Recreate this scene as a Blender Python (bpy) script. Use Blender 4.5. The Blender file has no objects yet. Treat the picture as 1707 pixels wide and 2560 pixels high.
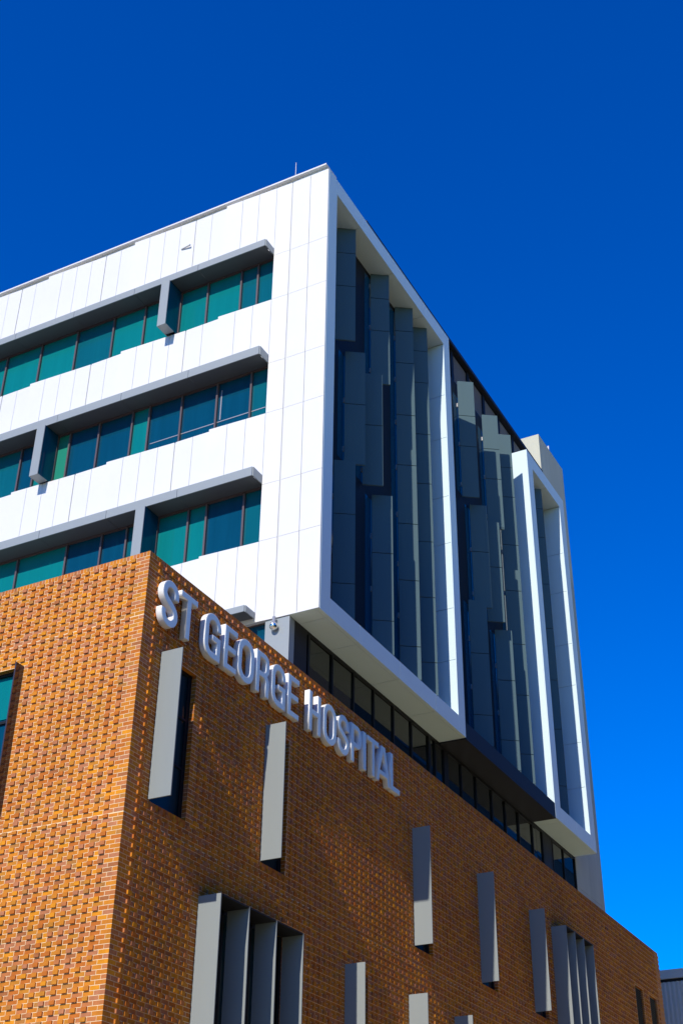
import bpy, bmesh, math, random
from mathutils import Vector, Euler

C = bpy.context.scene.collection
S = bpy.context.scene
R = math.radians
random.seed(7)
Z0 = 1.6                       # eye height: all heights below are measured from the eye

# ------------------------------------------------------------------ camera
cd = bpy.data.cameras.new("camera")
cam = bpy.data.objects.new("camera", cd)
C.objects.link(cam)
cam.location = (0, 0, Z0)
cam.rotation_euler = Euler((2.13957584, -0.0105128597, 0.486111556), 'XYZ')
cd.sensor_fit = 'VERTICAL'
cd.sensor_height = 36.0
cd.lens = 3265.892 / 2560 * 36.0
cd.clip_start = 0.5
cd.clip_end = 6000
S.camera = cam

# ------------------------------------------------------------------ light
SUNV = Vector((0.053, -1.0, 0.77)).normalized()
EL = math.asin(SUNV.z)
world = bpy.data.worlds.new("World")
S.world = world
world.use_nodes = True
nt = world.node_tree
nt.nodes.clear()
sky = nt.nodes.new("ShaderNodeTexSky")
sky.sky_type = 'NISHITA'
sky.sun_disc = False
sky.sun_elevation = EL
sky.sun_rotation = R(180 - 3.5)
sky.altitude = 0
sky.air_density = 1.0
sky.dust_density = 0.0
sky.ozone_density = 3.0
hs = nt.nodes.new("ShaderNodeHueSaturation")
hs.inputs['Hue'].default_value = 0.524
hs.inputs['Saturation'].default_value = 2.0
hs.inputs['Value'].default_value = 1.53
bg = nt.nodes.new("ShaderNodeBackground")
bg.inputs['Strength'].default_value = 0.13
wo = nt.nodes.new("ShaderNodeOutputWorld")
nt.links.new(sky.outputs[0], hs.inputs['Color'])
nt.links.new(hs.outputs[0], bg.inputs['Color'])
nt.links.new(bg.outputs[0], wo.inputs['Surface'])

ld = bpy.data.lights.new("sun", 'SUN')
ld.energy = 5.0
ld.angle = R(0.5)
ld.color = (1.0, 0.93, 0.83)
sun = bpy.data.objects.new("sun", ld)
C.objects.link(sun)
sun.location = SUNV * 100
sun.rotation_euler = (-SUNV).to_track_quat('-Z', 'Y').to_euler()

S.view_settings.view_transform = 'Standard'
S.view_settings.look = 'None'
S.view_settings.exposure = 0.0
S.view_settings.gamma = 1.0
S.view_settings.use_curve_mapping = False


# ------------------------------------------------------------------ materials
def mat(name, col, rough=0.5, metal=0.0, spec=0.5, noise=0.0, nscale=3.0, coat=0.0, stretch=None, bump=0.0):
    m = bpy.data.materials.new(name)
    m.use_nodes = True
    t = m.node_tree
    b = t.nodes["Principled BSDF"]
    b.inputs['Base Color'].default_value = (*col, 1)
    b.inputs['Roughness'].default_value = rough
    b.inputs['Metallic'].default_value = metal
    b.inputs['Specular IOR Level'].default_value = spec
    b.inputs['Coat Weight'].default_value = coat
    b.inputs['Coat Roughness'].default_value = 0.03
    if noise > 0 or bump > 0:
        tc = t.nodes.new("ShaderNodeTexCoord")
        mp = t.nodes.new("ShaderNodeMapping")
        if stretch:
            mp.inputs['Scale'].default_value = stretch
        n = t.nodes.new("ShaderNodeTexNoise")
        n.inputs['Scale'].default_value = nscale
        n.inputs['Detail'].default_value = 6
        n.inputs['Roughness'].default_value = 0.6
        t.links.new(tc.outputs['Object'], mp.inputs['Vector'])
        t.links.new(mp.outputs[0], n.inputs['Vector'])
        if noise > 0:
            mx = t.nodes.new("ShaderNodeMix")
            mx.data_type = 'RGBA'
            mx.inputs['A'].default_value = (*[c * (1 - noise) for c in col], 1)
            mx.inputs['B'].default_value = (*[min(1, c * (1 + noise)) for c in col], 1)
            t.links.new(n.outputs['Fac'], mx.inputs['Factor'])
            t.links.new(mx.outputs['Result'], b.inputs['Base Color'])
        if bump > 0:
            bp = t.nodes.new("ShaderNodeBump")
            bp.inputs['Strength'].default_value = bump
            bp.inputs['Distance'].default_value = 0.02
            t.links.new(n.outputs['Fac'], bp.inputs['Height'])
            t.links.new(bp.outputs[0], b.inputs['Normal'])
    return m


def brick_mat(name):
    m = bpy.data.materials.new(name)
    m.use_nodes = True
    t = m.node_tree
    b = t.nodes["Principled BSDF"]
    b.inputs['Roughness'].default_value = 0.75
    b.inputs['Specular IOR Level'].default_value = 0.05
    g = t.nodes.new("ShaderNodeNewGeometry")
    cr = t.nodes.new("ShaderNodeValToRGB")
    cr.color_ramp.interpolation = 'CONSTANT'
    cols = [(0.00, (0.518, 0.180, 0.024)), (0.24, (0.464, 0.138, 0.024)), (0.44, (0.572, 0.207, 0.024)),
            (0.56, (0.464, 0.164, 0.055)), (0.68, (0.432, 0.167, 0.075)), (0.79, (0.497, 0.196, 0.026)),
            (0.87, (0.637, 0.244, 0.018)), (0.92, (0.400, 0.170, 0.042)), (0.96, (0.346, 0.125, 0.045))]
    e = cr.color_ramp.elements
    e[0].position = cols[0][0]
    e[0].color = (*cols[0][1], 1)
    e[1].position = cols[1][0]
    e[1].color = (*cols[1][1], 1)
    for p, c in cols[2:]:
        x = e.new(p)
        x.color = (*c, 1)
    t.links.new(g.outputs['Random Per Island'], cr.inputs['Fac'])
    tc = t.nodes.new("ShaderNodeTexCoord")
    n = t.nodes.new("ShaderNodeTexNoise")
    n.inputs['Scale'].default_value = 9
    n.inputs['Detail'].default_value = 5
    n2 = t.nodes.new("ShaderNodeTexNoise")
    n2.inputs['Scale'].default_value = 0.35
    n2.inputs['Detail'].default_value = 4
    for q in (n, n2):
        t.links.new(tc.outputs['Object'], q.inputs['Vector'])
    ad = t.nodes.new("ShaderNodeMath")
    ad.operation = 'ADD'
    t.links.new(n.outputs['Fac'], ad.inputs[0])
    t.links.new(n2.outputs['Fac'], ad.inputs[1])
    mr = t.nodes.new("ShaderNodeMapRange")
    mr.inputs['From Min'].default_value = 0.6
    mr.inputs['From Max'].default_value = 1.4
    mr.inputs['To Min'].default_value = 0.78
    mr.inputs['To Max'].default_value = 1.2
    t.links.new(ad.outputs[0], mr.inputs['Value'])
    vm = t.nodes.new("ShaderNodeVectorMath")
    vm.operation = 'SCALE'
    t.links.new(cr.outputs['Color'], vm.inputs[0])
    t.links.new(mr.outputs['Result'], vm.inputs['Scale'])
    t.links.new(vm.outputs[0], b.inputs['Base Color'])
    return m


M = dict(
    brick=brick_mat("fired_brick"),
    mortar=mat("mortar", (0.78, 0.60, 0.36), 0.9, noise=0.15, nscale=6),
    white=mat("white_panel", (0.69, 0.685, 0.665), 0.38, noise=0.05, nscale=0.5),
    backing=mat("joint_backing", (0.55, 0.55, 0.54), 0.8),
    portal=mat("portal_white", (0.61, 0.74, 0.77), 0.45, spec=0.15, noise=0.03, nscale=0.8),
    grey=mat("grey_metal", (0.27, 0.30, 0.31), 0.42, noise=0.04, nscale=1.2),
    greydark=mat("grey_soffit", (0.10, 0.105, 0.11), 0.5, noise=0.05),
    blade=mat("blade_metal", (0.085, 0.135, 0.145), 0.45, metal=0.0, spec=0.12, noise=0.06, nscale=1.5, stretch=(4, 4, 0.4)),
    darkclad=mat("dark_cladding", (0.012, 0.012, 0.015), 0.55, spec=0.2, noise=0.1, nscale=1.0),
    beam=mat("dark_beam", (0.016, 0.015, 0.018), 0.5, spec=0.25),
    frame=mat("window_frame", (0.012, 0.012, 0.013), 0.5, spec=0.2),
    mull=mat("mullion_brown", (0.10, 0.07, 0.07), 0.4),
    teal=mat("teal_glass", (0.003, 0.165, 0.170), 0.12, spec=0.25, coat=0.0, noise=0.14, nscale=1.5, stretch=(3, 3, 0.2)),
    green=mat("green_glass", (0.02, 0.22, 0.15), 0.12, spec=0.25, coat=0.0, noise=0.06, nscale=0.5),
    bluegl=mat("blue_glass", (0.002, 0.052, 0.098), 0.06, spec=0.28, coat=0.0, noise=0.25, nscale=1.5, stretch=(3, 3, 0.25)),
    midgl=mat("mid_glass", (0.003, 0.095, 0.125), 0.08, spec=0.28, coat=0.0, noise=0.2, nscale=1.5, stretch=(3, 3, 0.2)),
    ribgl=mat("ribbon_glass", (0.006, 0.010, 0.008), 0.02, spec=0.8),
    slotgl=mat("slot_glass", (0.004, 0.020, 0.026), 0.05, spec=0.15),
    fin=mat("fin_metal", (0.25, 0.275, 0.27), 0.5, metal=0.0, spec=0.08, noise=0.04, nscale=0.8, stretch=(3, 3, 0.3)),
    brownfin=mat("brown_fin", (0.05, 0.035, 0.03), 0.15, spec=0.7),
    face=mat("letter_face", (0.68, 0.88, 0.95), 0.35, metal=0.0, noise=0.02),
    letter=mat("letter_paint", (0.82, 0.82, 0.80), 0.3, noise=0.02),
    concrete=mat("concrete", (0.49, 0.48, 0.37), 0.85, noise=0.22, nscale=0.9, stretch=(1.5, 1.5, 0.25), bump=0.2),
    louvre=mat("louvre_slat", (0.30, 0.28, 0.26), 0.5),
    chrome=mat("polished_metal", (0.75, 0.72, 0.66), 0.08, metal=1.0),
    bracket=mat("bracket_alloy", (0.35, 0.35, 0.35), 0.35, metal=0.5),
    ribbed=mat("ribbed_steel", (0.46, 0.48, 0.46), 0.5, noise=0.05),
    roofing=mat("roof_membrane", (0.40, 0.37, 0.33), 0.9, noise=0.1),
    ground=mat("asphalt", (0.07, 0.07, 0.068), 0.9, noise=0.2, nscale=0.8),
    bounce_paving=mat("bounce_paving", (0.42, 0.36, 0.20), 0.9, noise=0.12, nscale=0.4),
)


# ------------------------------------------------------------------ builders
class MB:
    def __init__(self):
        self.v, self.f = [], []

    def box(self, x0, x1, y0, y1, z0, z1):
        if x0 > x1: x0, x1 = x1, x0
        if y0 > y1: y0, y1 = y1, y0
        if z0 > z1: z0, z1 = z1, z0
        n = len(self.v)
        self.v += [(x0, y0, z0), (x1, y0, z0), (x1, y1, z0), (x0, y1, z0),
                   (x0, y0, z1), (x1, y0, z1), (x1, y1, z1), (x0, y1, z1)]
        for q in ((0, 3, 2, 1), (4, 5, 6, 7), (0, 1, 5, 4), (1, 2, 6, 5), (2, 3, 7, 6), (3, 0, 4, 7)):
            self.f.append(tuple(n + i for i in q))
        return self

    def prism(self, pts, z0, z1):
        """plan polygon (counter-clockwise) carried from z0 to z1"""
        n = len(self.v)
        k = len(pts)
        self.v += [(p[0], p[1], z0) for p in pts] + [(p[0], p[1], z1) for p in pts]
        self.f.append(tuple(n + i for i in reversed(range(k))))
        self.f.append(tuple(n + k + i for i in range(k)))
        for i in range(k):
            j = (i + 1) % k
            self.f.append((n + i, n + j, n + k + j, n + k + i))
        return self

    def tube(self, p, r0, r1, z0, z1, seg=10):
        a = [(p[0] + r0 * math.cos(2 * math.pi * i / seg), p[1] + r0 * math.sin(2 * math.pi * i / seg), z0) for i in range(seg)]
        b = [(p[0] + r1 * math.cos(2 * math.pi * i / seg), p[1] + r1 * math.sin(2 * math.pi * i / seg), z1) for i in range(seg)]
        n = len(self.v)
        self.v += a + b
        self.f.append(tuple(n + i for i in reversed(range(seg))))
        self.f.append(tuple(n + seg + i for i in range(seg)))
        for i in range(seg):
            j = (i + 1) % seg
            self.f.append((n + i, n + j, n + seg + j, n + seg + i))
        return self

    def build(self, name, m, parent=None, bevel=0.0):
        me = bpy.data.meshes.new(name)
        off = root_loc(parent)
        me.from_pydata([(x - off.x, y - off.y, z + Z0 - off.z) for x, y, z in self.v], [], self.f)
        me.materials.append(m)
        me.update()
        o = bpy.data.objects.new(name, me)
        C.objects.link(o)
        if parent is not None:
            o.parent = parent
        if bevel > 0:
            bv = o.modifiers.new("bevel", 'BEVEL')
            bv.width = bevel
            bv.segments = 2
            bv.limit_method = 'ANGLE'
        return o


def root_loc(p):
    v = Vector((0, 0, 0))
    while p is not None:
        v += p.location
        p = p.parent
    return v


def thing(name, loc, label, cat, group=None):
    o = bpy.data.objects.new(name, None)
    C.objects.link(o)
    o.location = (loc[0], loc[1], loc[2] + Z0)
    o.empty_display_size = 0.5
    o['label'] = label
    o['category'] = cat
    if group:
        o['group'] = group
    return o


# ------------------------------------------------------------------ ground
g = MB().box(-2000, 2000, -2000, 2000, -Z0 - 0.5, -Z0).build('ground', M['ground'])
g['kind'] = 'structure'
g = MB().box(-14.5, 12.7, 12, 75, -Z0 - 0.1, -Z0 + 0.12).build('bounce_pavement', M['bounce_paving'])  # unseen pale sheet, added to bounce warm sunlight up onto the soffits
g['kind'] = 'structure'

# ================================================================== BRICK BUILDING
XB, YB, ZT = -14.57, 18.75, 13.95
YEND, XEND = 55.36, -31.0
brick_root = thing('brick_building', (XB, YB, -Z0), 'low brick building at the front with sunlit orange end and long dark side wall', 'building')
CH = 0.086
SOLD = 0.115


def cz(k):                     # top of course k
    return ZT - SOLD - k * CH


def brick_wall(o, ud, nd, L, zbot, openings, bricks, mortar, start=0.0, thick=0.3):
    """openings: (u0,u1,z0,z1); o: plan point of the corner, ud/nd plan unit vectors"""
    def put(mb, u0, u1, d0, d1, z0, z1):
        p = [(o[0] + ud[0] * a + nd[0] * d, o[1] + ud[1] * a + nd[1] * d) for a, d in ((u0, d0), (u1, d1))]
        mb.box(p[0][0], p[1][0], p[0][1], p[1][1], z0, z1)
    # mortar body, cut around the openings
    us = sorted({start, L, *[x for q in openings for x in q[:2]]})
    for i in range(len(us) - 1):
        a, b = us[i], us[i + 1]
        mid = (a + b) / 2
        zs = [(zbot, ZT - 0.004)]
        for q in openings:
            if q[0] < mid < q[1]:
                nz = []
                for z0, z1 in zs:
                    if q[2] > z0: nz.append((z0, min(z1, q[2])))
                    if q[3] < z1: nz.append((max(z0, q[3]), z1))
                    if q[2] >= z1 or q[3] <= z0:
                        nz = [w for w in nz if w[1] > w[0]]
                zs = [w for w in nz if w[1] - w[0] > 1e-4]
        for z0, z1 in zs:
            put(mortar, a, b, -thick, 0.0, z0, z1)
    J = 0.0115
    FL = 0.002

    def brick(u0, u1, z0, z1, proj=FL):
        d0 = -0.02
        put(bricks, u0, u1, d0, proj + random.uniform(-0.0008, 0.0008), z0, z1)

    def row(spans, z0, z1):
        zm = (z0 + z1) / 2
        ops = [q for q in openings if q[2] - 0.001 < zm < q[3] + 0.001]
        for u0, u1, pr in spans:
            segs = [(u0, u1)]
            for q in ops:
                ns = []
                for a, b in segs:
                    if b <= q[0] or a >= q[1]:
                        ns.append((a, b))
                        continue
                    if a < q[0] - 0.03: ns.append((a, q[0]))
                    if b > q[1] + 0.03: ns.append((q[1], b))
                segs = ns
            for a, b in segs:
                if b - a > 0.02:
                    brick(a, b, z0, z1, pr if b - a > 0.09 else FL)
    # soldier course
    u = 0.004
    sp = []
    while u + 0.077 < L:
        sp.append((u, u + 0.077, FL + random.choice((0, 0, 0.004, 0.008))))
        u += CH
    row(sp, ZT - SOLD + J, ZT)
    nc = int((ZT - SOLD - zbot) / CH)
    sills = [(q[0], q[1], q[2] - 0.12, q[2]) for q in openings]
    for k in range(nc):
        z1 = cz(k)
        z0 = z1 - CH + J
        if k in (16, 64):
            z1 -= 0.012
        sp = []
        if k % 2 == 0:
            sp += [(0.0, 0.115, FL), (0.124, 0.326, FL)]
            u = 0.335
            while u < L:
                sp.append((u, u + 0.1155, 0.036 if u < L - 0.6 else FL))
                sp.append((u + 0.117, min(u + 0.2285, L), FL))
                u += 0.24
        else:
            u = 0.0
            while u < L:
                sp.append((u, min(u + 0.2285, L), FL))
                u += 0.24
        # quoin ends keep plain bricks beside openings, sill rows are laid on edge
        if L > 6:
            nsp = []
            for a, b, pr in sp:
                if pr > FL and any(q[2] - 0.02 < (z0 + z1) / 2 < q[3] + 0.02 and (abs(a - q[1]) < 0.10 or abs(q[0] - b) < 0.10) for q in openings):
                    pr = FL
                nsp.append((a, b, pr))
            sp = nsp
        zm = (z0 + z1) / 2
        cut = [q for q in sills if q[2] < zm < q[3]]
        out = []
        for a, b, pr in sp:
            segs = [(a, b)]
            for q in cut:
                c0, c1 = q[0] - 0.045, q[0] - 0.04 + CH * math.ceil((q[1] - q[0] + 0.02) / CH)
                ns = []
                for e, f_ in segs:
                    if f_ <= c0 or e >= c1:
                        ns.append((e, f_))
                        continue
                    if e < c0 - 0.02: ns.append((e, c0 - 0.004))
                    if f_ > c1 + 0.02: ns.append((c1, f_))
                segs = ns
            for e, f_ in segs:
                out.append((e, f_, pr if f_ - e > 0.1 else FL))
        row(out, z0, z1)
    for q in sills:
        if q[2] < zbot: continue
        u = q[0] - 0.04
        while u < q[1] - 0.02:
            brick(u, u + 0.077, q[2] + 0.002, q[3], 0.012)
            u += CH
    # returning jamb bricks inside openings
    for q in openings:
        k = 0
        z = q[3]
        while z > q[2] + 0.02 and z > zbot:
            for uu, s in ((q[0], 1), (q[1], -1)):
                put(bricks, uu, uu + s * 0.006, -0.112 if k % 2 else -0.105, FL - 0.001, max(z - CH + J, q[2]), z)
            z -= CH
            k += 1
        u = q[0]
        while u < q[1] - 0.01 and q[3] < ZT - 0.5:
            put(bricks, u, min(u + 0.231, q[1]), -0.11, FL - 0.002, q[3] - 0.006, q[3])
            u += 0.24


ZH, ZS = cz(22), cz(59)     # head and sill of the upper slots
ZH2 = 7.47
ZB = 3.0
bk, mo = MB(), MB()
slot_y = [19.50, 23.66, 31.44, 35.94, 40.20]
slot_w = [1.26, 1.04, 1.14, 1.22, 1.24]
ops_r = [(y - YB, y + w - YB, ZS, ZH) for y, w in zip(slot_y, slot_w)]
low_y = [27.61, 31.05, 33.90]
ops_r += [(y - YB, y + 1.14 - YB, ZB + 0.4, 7.50) for y in low_y]
ops_r += [(21.45 - YB, 24.66 - YB, ZB + 0.4, 7.50), (42.24 - YB, 44.97 - YB, 7.6, ZH)]
ops_r += [(51.50 - YB, 52.52 - YB, 8.5, ZH), (53.42 - YB, 54.44 - YB, 8.5, ZH)]
brick_wall((XB, YB), (0, 1), (1, 0), YEND - YB, ZB, ops_r, bk, mo)
ops_l = [(3.00, 5.60, ZS, ZH)]
brick_wall((XB, YB), (-1, 0), (0, -1), 13.0, ZB, ops_l, bk, mo, start=0.3)
mo.box(XB - 0.3, XB - 16, YEND - 0.3, YEND, ZB, ZT - 0.004)           # back wall
mo.box(XB - 13, XB - 16, YB, YB + 0.3, ZB, ZT - 0.004)
mo.box(XB - 16.3, XB - 16, YB, YEND, ZB, ZT - 0.004)
mo.box(XB - 16, XB - 0.01, YB + 0.01, YEND - 0.01, -Z0, ZB - 0.004)       # plinth storeys below the frame
bk.build('brick_wall', M['brick'], brick_root)
mo.build('mortar_wall', M['mortar'], brick_root)
MB().box(XB - 15.9, XB - 0.31, YB + 0.31, YEND - 0.31, 12.9, 13.0).build('roof', M['roofing'], brick_root)
MB().box(XB - 15.9, XB - 0.9, YB + 1.4, YEND - 0.31, ZB, 12.88).build('interior_core', M['darkclad'], brick_root)


def slot_window(y0, y1, z0, z1, trans=()):
    f = MB()
    xg = XB - 0.16
    f.box(xg, XB - 0.112, y0, y0 + 0.05, z0, z1)
    f.box(xg, XB - 0.112, y1 - 0.12, y1, z0, z1)
    f.box(xg, XB - 0.112, y0 + 0.05, y1 - 0.12, z1 - 0.07, z1)
    f.box(xg, XB - 0.112, y0 + 0.05, y1 - 0.12, z0, z0 + 0.06)
    for t in trans:
        f.box(xg + 0.002, XB - 0.114, y0 + 0.05, y1 - 0.12, t - 0.025, t + 0.025)
    w = f.build('window', M['frame'], brick_root)
    MB().box(xg - 0.03, xg + 0.02, y0 + 0.01, y1 - 0.01, z0 + 0.01, z1 - 0.01).build('glass', M['slotgl'], w)
    return w


def fin(y, z0, z1, x1=XB + 0.535, th=0.03):
    return MB().box(XB + 0.012, x1, y - th, y, z0, z1).build('sun_fin', M['fin'], brick_root, bevel=0.004)


for y, w in zip(slot_y, slot_w):
    slot_window(y, y + w, ZS, ZH, (ZH - 1.05, ZH - 2.1))
for y in (19.466, 23.637, 31.413, 35.913, 40.175):
    fin(y, 8.78, 11.905)
for y in low_y:
    slot_window(y, y + 1.14, ZB + 0.4, 7.50, (6.3, 5.2))
for y in (27.583, 31.017, 33.867):
    fin(y, ZB + 0.4, 7.48)
# projecting boxes of four blades
for ys, zt, zb, oy0, oy1 in (((21.41, 22.476, 23.561, 24.69), 7.44, ZB + 0.4, 21.45, 24.66), ((42.22, 43.09, 44.0, 44.985), 11.87, 7.6, 42.24, 44.97)):
    t = MB()
    xs = XB + 0.012
    t.box(xs, XB + 0.532, ys[0] + 0.001, ys[-1] - 0.031, zt - 0.03, zt - 0.003)
    t.build('window_hood', M['beam'], brick_root)
    for y in ys:
        MB().box(xs, XB + 0.535, y - 0.03, y, zb, zt).build('sun_fin', M['fin'], brick_root, bevel=0.004)
    f = MB()
    for y in ys[1:-1]:
        f.box(XB - 0.16, XB - 0.10, y - 0.06, y + 0.03, zb, zt)
    f.box(XB - 0.16, XB - 0.10, oy0, oy1, zt - 0.06, zt + 0.03)
    f.box(XB - 0.16, XB - 0.10, oy0, oy0 + 0.1, zb, zt - 0.06)
    f.box(XB - 0.16, XB + 0.008, oy1 - 0.1, oy1 - 0.008, zb, zt - 0.035)
    w = f.build('window', M['frame'], brick_root)
    MB().box(XB - 0.19, XB - 0.14, oy0 + 0.01, oy1 - 0.01, zb, zt).build('glass', M['slotgl'], w)
# louvred vents at the far end
for y in (51.50, 53.42):
    v = MB()
    z = 8.55
    while z < ZH - 0.04:
        v.box(XB - 0.12, XB - 0.05, y + 0.01, y + 1.01, z, z + 0.022)
        z += 0.075
    v.box(XB - 0.2, XB - 0.13, y + 0.005, y + 1.015, 8.51, ZH - 0.005)
    v.build('louvre_vent', M['darkclad'], brick_root)
MB().box(XB + 0.0, XB + 0.035, 48.35, 48.62, 13.28, 13.34).build('weep_vent', M['darkclad'], brick_root)
# window of the sunlit end wall
wx0, wx1 = XB - 5.60, XB - 3.00
f = MB()
f.box(wx0, wx1, YB + 0.13, YB + 0.2, ZH - 0.07, ZH)
f.box(wx0, wx1, YB + 0.13, YB + 0.2, ZS, ZS + 0.07)
f.box(wx1 - 0.06, wx1, YB + 0.13, YB + 0.2, ZS + 0.07, ZH - 0.07)
f.box(wx0 + 1.2, wx0 + 1.26, YB + 0.13, YB + 0.2, ZS + 0.07, ZH - 0.07)
f.box(wx0 + 1.26, wx1 - 0.06, YB + 0.132, YB + 0.2, 10.78, 10.84)
w = f.build('window', M['frame'], brick_root)
MB().box(wx0, wx1, YB + 0.18, YB + 0.22, 10.9, ZH - 0.01).build('glass', M['teal'], w)
MB().box(wx0, wx1, YB + 0.18, YB + 0.22, ZS + 0.01, 10.88).build('glass', M['bluegl'], w)
MB().box(wx1 + 0.0, wx1 + 0.03, YB - 0.255, YB + 0.1, 8.74, 11.93).build('window_fin', M['brownfin'], brick_root, bevel=0.004)

# ================================================================== WHITE TOWER
YT = 24.5
XT = -13.745
ZBOT, ZTOP = 15.19, 30.46
XL = -46.0
tower = thing('hospital_tower', (XT, YT, -Z0), 'tall white panelled hospital block with long window bands and dark vertical blades down its side', 'building')
# solid body behind glass and panels
b = MB()
b.box(XL, -14.74, YT + 0.30, 45.2, -Z0, 30.2)
b.box(-14.62, XT - 0.03, YT + 0.30, YT + 0.50, ZBOT + 0.06, 30.2)
b.build('core', M['darkclad'], tower)

JN = [-15.0 - 3.5467 * i for i in range(9)]           # thick joints
PW = 3.5467 / 6


def proud(x):
    """how far the folded panel stands out at x (module folds out then steps back)"""
    for j in JN:
        if j >= x >= j - 3.5467:
            d = j - x
            if d <= 4 * PW + 1e-6:
                return 0.085 * d / (4 * PW)
            return 0.0
    return 0.0


clad, back = MB(), MB()
GAP = 0.005


def panel(xa, xb, z0, z1, fold=True):
    """panel between xa>xb; front follows the fold"""
    a, b_ = xa - GAP, xb + GAP
    e = 1e-4
    pa = proud(xa - e) if fold else 0
    pb = proud(xb + e) if fold else 0
    clad.prism([(b_, YT + 0.05), (b_, YT - pb), (a, YT - pa), (a, YT + 0.05)], z0 + GAP, z1 - GAP)


rows = [(27.685, ZTOP), (23.527, 25.86), (19.40, 21.70), (ZBOT, 17.55)]
wins = [(25.86, 27.67), (21.70, 23.51), (17.55, 19.38), (12.9, 15.24)]
corner_z = [ZBOT, 17.56, 19.32, 21.70, 23.46, 25.86, 27.61, ZTOP]
for i in range(7):
    panel(XT, -14.372, corner_z[i], corner_z[i + 1], False)
    panel(-14.378, -14.985, corner_z[i], corner_z[i + 1], False)
    panel(-15.022, -15.56, corner_z[i], corner_z[i + 1])
back.box(XT - 0.01, -15.55, YT + 0.03, YT + 0.30, ZBOT + 0.01, ZTOP - 0.01)
for z0, z1 in rows:
    x = -15.56
    back.box(-15.55, XL, YT + 0.03, YT + 0.30, z0 + 0.01, z1 - 0.01)
    ji = 0
    cuts = [x]
    for j in JN:
        for n in range(0, 6):
            xx = j - n * PW
            if xx < -15.6:
                cuts.append(xx)
    cuts.sort(reverse=True)
    for i in range(len(cuts) - 1):
        a, c = cuts[i], cuts[i + 1]
        isj = any(abs(a - j) < 0.01 for j in JN)
        isj2 = any(abs(c - j) < 0.01 for j in JN)
        panel(a - (0.03 if isj else 0), c, z0 + (0.0 if z0 > 16 else 0.04), z1)
clad.build('wall_cladding', M['white'], tower)
back.build('wall_backing', M['backing'], tower)
MB().box(-13.80, XL, YT - 0.07, YT + 0.6, 30.60, 30.655).build('roof_coping', M['white'], tower)
MB().box(-13.85, XL, YT + 0.06, YT + 0.5, ZTOP - 0.05, 30.598).build('parapet_upstand', M['white'], tower)
MB().box(XL, -14.5, YT + 0.5, 45.2, 30.2, 30.3).build('roof', M['roofing'], tower)
# small open vent flap
MB().prism([(-19.03, YT - 0.03), (-19.03, YT - 0.06), (-18.66, YT - 0.11), (-18.66, YT - 0.05)], 29.36, 29.40).build('vent_flap', M['white'], tower)

# sunshades
for zt, zb in ((27.90, 27.648), (23.775, 23.49), (19.637, 19.362), (15.47, 15.295)):
    s_, u_ = MB(), MB()
    xs = [-15.595, -17.967, -20.334, -22.69, -25.066, -27.44, -29.81, -32.18, -34.55, -36.92, -39.29, -41.66, XL]
    for i in range(len(xs) - 1):
        a, c = xs[i] - (0.006 if i else 0), xs[i + 1] + 0.006
        s_.box(a, c, YT - 0.49, YT - 0.46, zb, zt)
        s_.box(a, c, YT - 0.458, YT - 0.088, zt - 0.03, zt - 0.002)
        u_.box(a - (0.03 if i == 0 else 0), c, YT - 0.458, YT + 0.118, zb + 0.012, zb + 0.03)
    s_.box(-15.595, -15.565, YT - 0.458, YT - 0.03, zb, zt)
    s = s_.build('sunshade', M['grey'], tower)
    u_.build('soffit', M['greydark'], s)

# window bands
YG = YT + 0.17


def band(z0, z1, mulls, panes, xr=-15.56):
    """mulls: x of mullions going left; panes: material of each bay right to left"""
    f = MB()
    f.box(xr + 0.004, XL, YG - 0.05, YG + 0.02, z0 - 0.02, z0 + 0.05)
    f.box(xr + 0.004, XL, YG - 0.05, YG + 0.02, z1 - 0.06, z1 + 0.012)
    f.box(xr - 0.03, xr + 0.004, YG - 0.05, YG + 0.02, z0 + 0.05, z1 - 0.06)
    for x in mulls:
        f.box(x - 0.028, x + 0.028, YG - 0.07, YG + 0.02, z0 + 0.05, z1 - 0.06)
    w = f.build('window', M['mull'], tower)
    xs = [xr] + list(mulls) + [XL]
    for i in range(len(xs) - 1):
        m = panes[i % len(panes)] if i < len(panes) else random.choice(('teal', 'teal', 'bluegl', 'midgl'))
        q = random.uniform(-0.002, 0.002)
        MB().prism([(xs[i + 1], YG + 0.04), (xs[i + 1], YG + 0.005 + q), (xs[i], YG + 0.005 - q), (xs[i], YG + 0.04)], z0, z1).build('glass_pane', M[m], w)


def extend(l):
    l = list(l)
    while l[-1] > XL + 1.6:
        l.append(l[-1] - random.choice((1.2, 1.45, 1.45)))
    return l


band(*wins[0], extend([-16.164, -16.752, -17.958, -18.951, -19.30, -20.287, -21.498, -22.947, -24.405]),
     ['midgl', 'midgl', 'teal', 'teal', 'darkclad', 'teal', 'teal', 'midgl', 'teal', 'teal'])
band(*wins[1], extend([-16.174, -17.32, -18.539, -19.686, -20.293, -21.515, -22.62, -23.107, -23.42, -23.9, -24.498]),
     ['midgl', 'bluegl', 'bluegl', 'bluegl', 'teal', 'bluegl', 'bluegl', 'green', 'darkclad', 'teal', 'bluegl'])
band(*wins[2], extend([-16.187, -17.374, -17.963, -18.984, -19.30, -20.023, -20.893, -22.127, -23.918]),
     ['midgl', 'bluegl', 'teal', 'teal', 'darkclad', 'midgl', 'bluegl', 'bluegl', 'teal', 'teal'])
band(*wins[3], extend([-16.2, -17.4, -18.6]), ['bluegl', 'midgl', 'bluegl'], xr=-15.285)
# pale strips of the rooms seen in the middle band (window inner sills)
MB().box(-19.6, -15.7, YG - 0.004, YG + 0.001, 22.07, 22.10).build('blind_rail', M['bracket'], tower)
MB().box(-17.22, -17.18, YG - 0.004, YG + 0.001, 22.15, 23.2).build('blind_rail', M['bracket'], tower)
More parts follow.
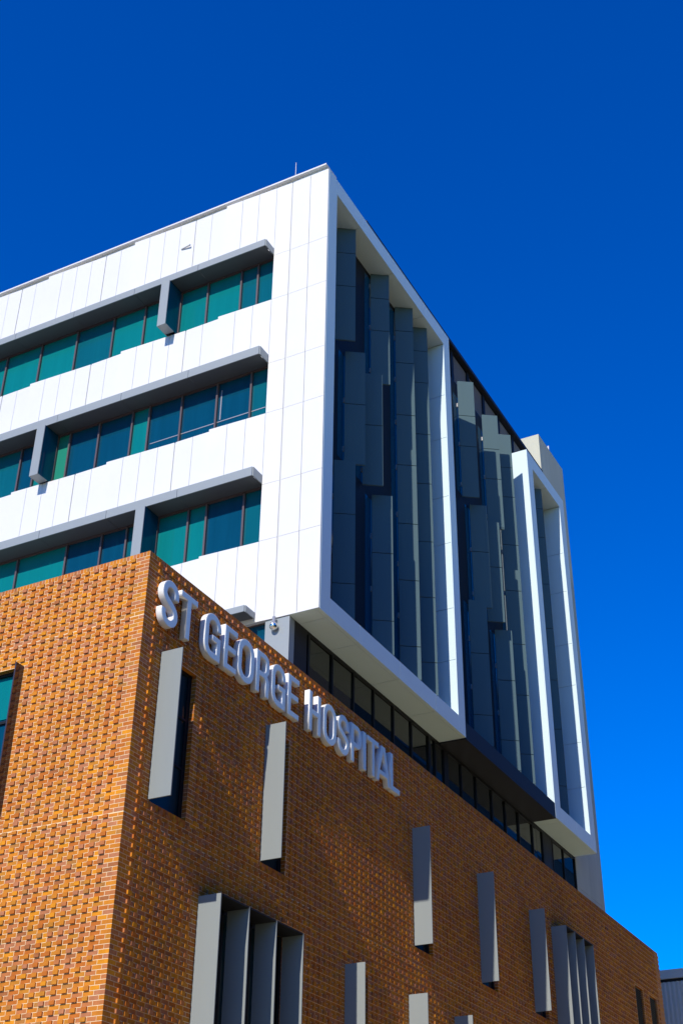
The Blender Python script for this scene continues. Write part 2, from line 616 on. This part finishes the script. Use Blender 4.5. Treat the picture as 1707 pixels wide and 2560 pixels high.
# projecting box fins
for x0, x1, z0, z1 in ((-19.262, -18.96, 25.885, 27.642), (-23.402, -23.09, 21.69, 23.484), (-19.275, -18.965, 17.4, 19.356)):
    t = MB()
    t.box(x0, x1, YT - 0.54, YT - 0.515, z0, z1)
    t.box(x0, x0 + 0.02, YT - 0.513, YT + 0.1, z0, z1 - 0.003)
    t.box(x0 + 0.022, x1, YT - 0.513, YT - 0.09, z0 + 0.005, z0 + 0.03)
    bf = t.build('box_fin', M['grey'], tower)
    MB().box(x1 - 0.02, x1 - 0.002, YT - 0.511, YT + 0.1, z0 + 0.035, z1 - 0.004).build('side_panel', M['bluegl'], bf)

# column and return under the overhang
MB().box(-15.281, -14.585, YT + 0.03, YT + 0.29, 12.9, ZBOT - 0.004).build('corner_column', M['grey'], tower, bevel=0.006)
MB().box(-14.62, -14.588, YT + 0.292, 25.42, 12.9, ZBOT - 0.02).build('column_return', M['beam'], tower)

# portal frames: outer / inner rectangles in y,z on plane XT, panels split at joints
XI = -14.47


def portal(y0, y1, yi0, yi1, jt, jb):
    f = MB()
    zi0, zi1 = 15.715, 29.85
    g_ = 0.008
    # left post (its front wall is the corner cladding)
    f.box(XT - 0.03, XT, y0 + (0.052 if y0 < 25 else 0), yi0, ZBOT, ZTOP)
    f.box(XI, XT - 0.032, yi0 - 0.03, yi0 - 0.002, zi0, zi1)
    if y0 > 25:
        f.box(XI, XT - 0.032, y0, y0 + 0.03, ZBOT, ZTOP)
    # head and sill
    for (za, zb, js) in ((zi1, ZTOP, jt), (ZBOT, zi0, jb)):
        e = [yi0] + [j for j in js if yi0 < j < yi1] + [yi1]
        for i in range(len(e) - 1):
            f.box(XT - 0.03, XT, e[i] + g_, e[i + 1] - g_, za, zb)
    e = [y0] + [j for j in jt if y0 < j < y1 - 0.2] + [y1]
    for i in range(len(e) - 1):
        a, c = max(e[i], yi0) + g_, min(e[i + 1], yi1) - g_
        f.box(XI, XT - 0.032, a, c, zi1 + 0.001, zi1 + 0.03)
        f.box(XI, XT - 0.032, a, c, zi0 - 0.03, zi0 - 0.001)
        f.box(XI, XT - 0.032, e[i] + g_, e[i + 1] - g_, ZTOP - 0.03, ZTOP - 0.002)
    e = [y0] + [j for j in jb if y0 < j < y1 - 0.2] + [y1]
    for i in range(len(e) - 1):
        f.box(XT - 0.115, XT - 0.032, e[i] + g_, e[i + 1] - g_, ZBOT + 0.002, ZBOT + 0.03)
        f.box(-14.60, XT - 0.123, e[i] + g_, e[i + 1] - g_, ZBOT + 0.002, ZBOT + 0.03)
    # right post with panelled reveal
    f.box(XT - 0.03, XT, yi1, y1, ZBOT, ZTOP)
    zz = [zi0, 17.54, 19.305, 21.67, 23.457, 25.81, 27.60, zi1]
    for i in range(7):
        f.box(XI, XT - 0.032, yi1 + 0.001, yi1 + 0.03, zz[i] + g_, zz[i + 1] - g_)
    f.box(XI, XT - 0.032, y1 - 0.03, y1, ZBOT, ZTOP - 0.003)
    p = f.build('portal_frame', M['portal'], tower)
    h = MB()
    h.box(XI - 0.02, XT - 0.05, yi0 + 0.02, yi1 - 0.02, zi1 + 0.04, ZTOP - 0.04)
    h.box(XI - 0.02, XT - 0.05, yi0 + 0.02, yi1 - 0.02, ZBOT + 0.04, zi0 - 0.04)
    h.box(XI - 0.02, XT - 0.05, yi1 + 0.04, y1 - 0.04, ZBOT + 0.04, ZTOP - 0.04)
    h.build('frame_core', M['backing'], p)
    return p


portal(24.5, 33.52, 25.06, 33.03, [26.643, 28.985, 31.363], [25.06, 26.69, 29.04, 31.40])
portal(41.20, 45.48, 41.76, 44.92, [43.36], [41.75, 43.325])

# dark spandrel beam and its soffit
MB().box(XT - 0.035, XT - 0.004, 33.525, 41.195, 15.15, 15.70).build('spandrel_beam', M['beam'], tower)
MB().box(-14.60, XT - 0.037, 33.525, 41.195, 15.15, 15.18).build('beam_soffit', M['beam'], tower)

# back wall behind the blades: dark cladding with glass strips
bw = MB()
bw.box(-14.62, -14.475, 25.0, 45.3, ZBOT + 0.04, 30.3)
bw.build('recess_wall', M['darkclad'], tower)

BX0, BX1, BDY = -14.42, -13.92, 0.345


def blade(yr, z0, z1, joints):
    """flat blade turned about 35 degrees; yr is y at its outer edge"""
    root = None
    mb = MB()
    th = 0.05
    L_ = math.hypot(BX1 - BX0, BDY)
    nx, ny = BDY / L_, -(BX1 - BX0) / L_            # towards the viewer
    zz = [z0] + [j for j in sorted(joints) if z0 + 0.05 < j < z1 - 0.05] + [z1]
    for i in range(len(zz) - 1):
        a = (BX0, yr - BDY)
        c = (BX1, yr)
        mb.prism([a, c, (c[0] - nx * th, c[1] - ny * th), (a[0] - nx * th, a[1] - ny * th)],
                 zz[i] + (0.012 if i else 0), zz[i + 1] - (0.012 if i < len(zz) - 2 else 0))
    root = mb.build('blade_panel', M['blade'], tower)
    h = MB()
    z = z0 + 0.45
    while z < z1 - 0.2:
        h.box(-14.474, BX0 - 0.015, yr - BDY - 0.01, yr - BDY + 0.05, z, z + 0.16)
        z += 1.75
    h.build('bracket', M['bracket'], root)
    return root


JZ = [28.80, 27.43, 25.285, 23.33, 21.16, 19.18, 17.0, 15.95]
g2 = MB()
for segs in ([(26.65, 25.285, 29.845), (27.31, 21.19, 25.30), (26.72, 15.72, 20.95)],
             [(29.015, 25.285, 29.845), (28.47, 21.17, 25.285), (29.07, 15.72, 21.16)],
             [(30.84, 15.72, 29.845)], [(32.0, 15.72, 29.845)],
             [(36.16, 25.25, 30.39), (36.78, 21.14, 25.26), (36.24, 15.70, 21.15)],
             [(38.51, 25.23, 30.40), (37.95, 21.15, 25.21), (38.55, 15.70, 21.10)],
             [(39.885, 15.70, 30.37)], [(43.19, 15.72, 29.77)]):
    for yr, z0, z1 in segs:
        blade(yr, z0, z1, JZ)
        ga = yr - BDY
        g2.box(-14.474, -14.468, ga - 0.34, ga + 0.26, max(z0, 15.75) + 0.1, min(z1, 29.8) - 0.15)
g2.build('slot_glazing', M['bluegl'], tower)

# plant louvres and canopy
lv = MB()
z = 30.32
while z < 31.93:
    lv.box(-14.72, -14.65, 33.6, 45.2, z, z + 0.03)
    z += 0.09
lo = lv.build('louvre_screen', M['louvre'], tower)
ps = MB()
y = 34.2
while y < 45:
    ps.box(-14.648, -14.60, y, y + 0.22, 30.3, 31.96)
    y += 1.55
ps.box(-15.1, -15.0, 30.0, 45.2, 30.2, 31.96)
ps.build('screen_post', M['darkclad'], lo)
cn = MB()
cn.box(-20, -14.45, 28.45, 45.28, 31.97, 32.12)
cn.build('roof_canopy', M['beam'], tower)

# ribbon windows below the overhang
def ribbon(y0, y1, mulls, zt):
    f = MB()
    xg = -14.64
    f.box(xg - 0.03, xg + 0.04, y0, y1, zt - 0.09, zt - 0.012)
    for y, w_ in mulls:
        f.box(xg - 0.03, xg + 0.045, y - w_ / 2, y + w_ / 2, 12.9, zt - 0.09)
    w = f.build('ribbon_window', M['frame'], tower)
    ys = [y0] + [y for y, _ in mulls] + [y1]
    for i in range(len(ys) - 1):
        q = random.uniform(-0.003, 0.003)
        if ys[i + 1] - ys[i] > 0.3:
            MB().prism([(xg - 0.05, ys[i]), (xg + q, ys[i]), (xg - q, ys[i + 1]), (xg - 0.05, ys[i + 1])], 12.9, zt - 0.02).build('glass_pane', M['ribgl'], w)


ribbon(25.42, 33.3, [(25.56, .09), (26.82, .06), (28.01, .06), (29.19, .06), (30.41, .06), (31.58, .06), (32.79, .14), (33.2, .06)], ZBOT)
ribbon(33.3, 41.6, [(33.97, .3), (35.12, .06), (36.26, .06), (37.56, .08), (38.69, .06), (39.87, .08), (41.17, .08)], 15.15)
ribbon(41.6, 45.55, [(42.2, .16), (43.13, .07), (44.27, .06), (45.5, .08)], ZBOT)
MB().box(-14.64, -14.61, 42.30, 43.08, 12.9, ZBOT - 0.02).build('dark_infill', M['beam'], tower)

# ================================================================== CONCRETE LIFT SHAFT
conc = thing('concrete_tower', (-14.58, 45.52, -Z0), 'bare pale concrete shaft rising at the far end of the white block', 'tower')
cb = MB()
zz = [-Z0, 3.1, 6.8, 10.5, 14.1, 18.2, 22.3, 26.4, 30.5, 34.29]
for i in range(len(zz) - 1):
    ys = [45.52, 47.1, 48.63]
    for j in range(2):
        cb.box(-22, -14.58, ys[j] + (0.006 if j else 0), ys[j + 1], zz[i] + 0.006, zz[i + 1] - 0.006)
cb.build('shaft_wall', M['concrete'], conc)
MB().box(-21.9, -14.6, 45.54, 48.6, -Z0, 34.25).build('shaft_core', M['backing'], conc)
MB().box(-14.68, -14.62, 47.0, 47.06, 34.29, 34.60).build('roof_stub', M['bracket'], conc)

# ================================================================== FAR METAL BUILDING
fb = thing('metal_clad_building', (-8, 59.6, -Z0), 'distant grey ribbed metal building just showing past the end of the brick wall', 'building')
rb = MB()
x = -24.0
while x < 4:
    rb.prism([(x, 59.75), (x, 59.62), (x + 0.035, 59.575), (x + 0.095, 59.575), (x + 0.13, 59.62), (x + 0.13, 59.75)], -Z0, 13.75)
    x += 0.2
rb.box(-24, 4, 59.63, 72, -Z0, 13.75)
rb.build('ribbed_wall', M['ribbed'], fb)
MB().box(-24, 4, 59.52, 72, 13.88, 14.26).build('parapet', M['ribbed'], fb)
MB().box(-24, 4, 59.6, 71.9, 13.76, 13.875).build('shadow_gap', M['darkclad'], fb)

# ================================================================== SIGN
XLTR = XB + 0.03
H = 1.035
T_ = 0.155


def arc(cx, cy, rx, ry, a0, a1, n=14):
    return [(cx + rx * math.cos(R(a0 + (a1 - a0) * i / n)), cy + ry * math.sin(R(a0 + (a1 - a0) * i / n))) for i in range(n + 1)]


def rrect(x0, y0, x1, y1, r, ry=None):
    ry = ry or r
    return (arc(x1 - r, y0 + ry, r, ry, -90, 0) + arc(x1 - r, y1 - ry, r, ry, 0, 90)
            + arc(x0 + r, y1 - ry, r, ry, 90, 180) + arc(x0 + r, y0 + ry, r, ry, 180, 270))


def ribbon_path(pts, t):
    L_, R_ = [], []
    for i, p in enumerate(pts):
        a = Vector(pts[max(i - 1, 0)])
        c = Vector(pts[min(i + 1, len(pts) - 1)])
        d = (c - a).normalized()
        n = Vector((-d.y, d.x)) * (t / 2)
        L_.append((p[0] + n.x, p[1] + n.y))
        R_.append((p[0] - n.x, p[1] - n.y))
    return L_ + R_[::-1]


def glyph(ch, w):
    t, h = T_, H
    if ch == 'O':
        r = w / 2
        return [rrect(0, -0.012, w, h + 0.012, r, r * 0.95), rrect(t, t - 0.012, w - t, h - t + 0.012, r - t, (r - t) * 1.1)]
    if ch == 'S':
        a = (w - t) / 2
        top, bot = h + 0.012 - t / 2 - a, -0.012 + t / 2 + a
        p = [(w - t / 2, 0.655 * h)]
        p += arc(w / 2, top, a, a, 0, 180, 18)
        P = [(t / 2, top - 0.01), (t / 2, 0.50 * h), (w - t / 2, 0.52 * h), (w - t / 2, bot + 0.01)]
        for i in range(1, 20):
            s = i / 20
            b0, b1, b2, b3 = (1 - s) ** 3, 3 * s * (1 - s) ** 2, 3 * s * s * (1 - s), s ** 3
            p.append((sum(q * v[0] for q, v in zip((b0, b1, b2, b3), P)), sum(q * v[1] for q, v in zip((b0, b1, b2, b3), P))))
        p += arc(w / 2, bot, a, a, 0, -180, 18)
        p.append((t / 2, 0.335 * h))
        return [ribbon_path(p, t)]
    if ch == 'G':
        r = w / 2
        o = [(w, 0.67 * h), (w, h - r)] + arc(w / 2, h + 0.012 - r, r, r, 5, 175) + [(0, h - r), (0, r)]
        o += arc(r, r - 0.012, r, r, 185, 270, 10) + [(w, -0.012), (w, 0.53 * h), (w * 0.47, 0.53 * h), (w * 0.47, 0.53 * h - 0.13), (w - t, 0.53 * h - 0.13), (w - t, t - 0.012)]
        ri = r - t
        o += arc(r, r - 0.012 + 0.02, ri, r - t + 0.02, 270, 185, 10) + [(t, r), (t, h - r)]
        o += arc(w / 2, h + 0.012 - r, ri, ri, 175, 5, 10) + [(w - t, 0.67 * h)]
        return [o]
    if ch == 'T':
        s = (w - T_) / 2
        return [[(s, 0), (s + t, 0), (s + t, h - 0.14), (w, h - 0.14), (w, h), (0, h), (0, h - 0.14), (s, h - 0.14)]]
    if ch == 'E':
        q = 0.135
        m0 = 0.5 * h - q / 2
        return [[(0, 0), (w, 0), (w, q), (t, q), (t, m0), (w - 0.04, m0), (w - 0.04, m0 + q), (t, m0 + q), (t, h - q), (w, h - q), (w, h), (0, h)]]
    if ch == 'H':
        m0 = 0.5 * h - 0.07
        return [[(0, 0), (t, 0), (t, m0), (w - t, m0), (w - t, 0), (w, 0), (w, h), (w - t, h), (w - t, m0 + 0.14), (t, m0 + 0.14), (t, h), (0, h)]]
    if ch == 'I':
        return [[(0, 0), (t, 0), (t, h), (0, h)]]
    if ch == 'L':
        return [[(0, 0), (w, 0), (w, 0.14), (t, 0.14), (t, h), (0, h)]]
    if ch == 'P':
        b = 0.40 * h
        r = 0.24
        return [[(0, 0), (t, 0), (t, b)] + arc(w - r, b + r, r, r, -90, 0) + arc(w - r, h - r, r, r, 0, 90) + [(0, h)],
                [(t, b + 0.135)] + arc(w - t - 0.11, b + 0.135 + 0.11, 0.11, 0.11, -90, 0) + arc(w - t - 0.11, h - 0.135 - 0.11, 0.11, 0.11, 0, 90) + [(t, h - 0.135)]]
    if ch == 'R':
        b = 0.42 * h
        r = 0.22
        wb = w - 0.01
        o = [(0, 0), (t, 0), (t, b - 0.005)] + [(w - t - 0.12, b - 0.005)] + arc(w - t - 0.11, b - 0.115, 0.105, 0.11, 90, 0, 8) + [(w - t, 0), (w, 0), (w, b - 0.1)]
        o += arc(w - 0.11, b - 0.1, 0.11, 0.16, 0, 62, 8)
        o += arc(wb - 0.2, b + 0.25, 0.2, 0.2, -52, 0, 8) + arc(wb - r, h - r, r, r, 0, 90) + [(0, h)]
        return [o, [(t, b + 0.13)] + arc(wb - t - 0.1, b + 0.13 + 0.1, 0.1, 0.1, -90, 0) + arc(wb - t - 0.1, h - 0.135 - 0.1, 0.1, 0.1, 0, 90) + [(t, h - 0.135)]]
    if ch == 'A':
        c = w / 2
        a = 0.11
        return [[(0, 0), (t, 0), (t + 0.045, 0.2 * h), (w - t - 0.045, 0.2 * h), (w - t, 0), (w, 0), (c + a, h), (c - a, h)],
                [(t + 0.07, 0.2 * h + 0.13), (c, h - 0.19), (w - t - 0.07, 0.2 * h + 0.13)]]


sign = thing('hospital_sign', (XLTR, 19.09, 12.43), 'raised pale grey capitals reading ST GEORGE HOSPITAL along the top of the dark brick wall', 'sign')
LET = [('S', 19.085, 19.67), ('T', 19.745, 20.365), ('G', 20.69, 21.33), ('E', 21.475, 21.995), ('O', 22.05, 22.735), ('R', 22.825, 23.41),
       ('G', 23.52, 24.155), ('E', 24.265, 24.80), ('H', 25.295, 25.88), ('O', 26.02, 26.69), ('S', 26.77, 27.375), ('P', 27.485, 28.065),
       ('I', 28.15, 28.325), ('T', 28.41, 29.055), ('A', 28.90, 29.735), ('L', 29.745, 30.305)]


def letter_mesh(ch, w, name, extrude, bevel, offset, shift, m):
    cu = bpy.data.curves.new(name, 'CURVE')
    cu.dimensions = '2D'
    cu.fill_mode = 'BOTH'
    cu.extrude = extrude
    cu.bevel_depth = bevel
    cu.bevel_resolution = 1
    cu.offset = offset
    for loop in glyph(ch, w):
        sp = cu.splines.new('POLY')
        sp.points.add(len(loop) - 1)
        for p, q in zip(sp.points, loop):
            p.co = (q[0], q[1], 0, 1)
        sp.use_cyclic_u = True
    tmp = bpy.data.objects.new('tmp_letter', cu)
    C.objects.link(tmp)
    bpy.context.view_layer.update()
    dg = bpy.context.evaluated_depsgraph_get()
    me = bpy.data.meshes.new_from_object(tmp.evaluated_get(dg))
    bpy.data.objects.remove(tmp)
    for v in me.vertices:                       # u on +y, v on +z, thickness on +x
        u, vv, d = v.co
        v.co = (d + shift, u, vv)
    me.materials.clear()
    me.materials.append(m)
    me.update()
    return me


for ch, y0, y1 in LET:
    w = y1 - y0
    T_ = 0.165 if ch == 'I' else 0.155
    if ch == 'I':
        w = T_
    o = bpy.data.objects.new('letter', letter_mesh(ch, w, 'letter', 0.0665, 0.005, -0.004, 0.0725, M['letter']))
    C.objects.link(o)
    o.parent = sign
    o.location = (0, y0 - 19.09, 0.005)
    o['label'] = 'raised letter ' + ch
    fo = bpy.data.objects.new('letter_face', letter_mesh(ch, w, 'letter_face', 0.002, 0.0, -0.017, 0.1445, M['face']))
    C.objects.link(fo)
    fo.parent = o
    T_ = 0.155

# ================================================================== SMALL THINGS
dome = thing('security_camera', (-14.975, 24.44, 14.93), 'shiny round dome camera hanging below the white wall above the brick parapet', 'camera')
bm = bmesh.new()
bmesh.ops.create_uvsphere(bm, u_segments=32, v_segments=20, radius=0.108)
me = bpy.data.meshes.new('dome')
bm.to_mesh(me)
bm.free()
for p in me.polygons:
    p.use_smooth = True
me.materials.append(M['chrome'])
o = bpy.data.objects.new('dome', me)
C.objects.link(o)
o.parent = dome
MB().tube((-14.975, 24.44), 0.05, 0.045, 15.0, 15.19).build('mount', M['bracket'], dome)

rod = thing('lightning_rod', (-14.985, 24.6, 30.655), 'thin pale rod standing up from the roof edge of the white block', 'rod')
MB().tube((-14.985, 24.6), 0.012, 0.009, 30.70, 31.42, 8).build('mast', M['bracket'], rod)
MB().tube((-14.985, 24.6), 0.045, 0.03, 30.655, 30.72, 10).build('base', M['bracket'], rod)

# ================================================================== ACROSS THE STREET (unseen blocks, added to darken ambient light and reflections)
opp = thing('unseen_shade_block', (13, 30, -Z0), 'unseen dark block added across the street to darken the shaded side wall and the window reflections', 'building')  # added out of view to cut ambient light on the shaded wall
ob = MB()
ob.box(13, 40, -12, 90, -Z0, 21.0)
ob.build('wall', M['darkclad'], opp)
MB().box(12.8, 40, -12.2, 90, 21.002, 21.5).build('parapet', M['concrete'], opp)
for i in range(5):
    for k in range(21):
        y = -10 + k * 4.7
        MB().box(12.93, 12.998, y, y + 2.6, 1.6 + i * 4.0, 3.6 + i * 4.0).build('window', M['ribgl'], opp)

tall = thing('unseen_reflection_block', (30, 140, -Z0), 'unseen tall dark block added further along the street so the ribbon windows reflect something dark', 'building')  # added out of view to give the ribbon glass dark reflections
MB().box(22, 40, 96, 210, -Z0, 66).build('wall', M['beam'], tall)
MB().box(21.7, 40.3, 95.7, 210.3, 66.01, 67).build('parapet', M['concrete'], tall)
tw = MB()
for i in range(16):
    tw.box(21.9, 21.99, 98, 208, 2 + i * 4.0, 4 + i * 4.0)
tw.build('window_band', M['ribgl'], tall)
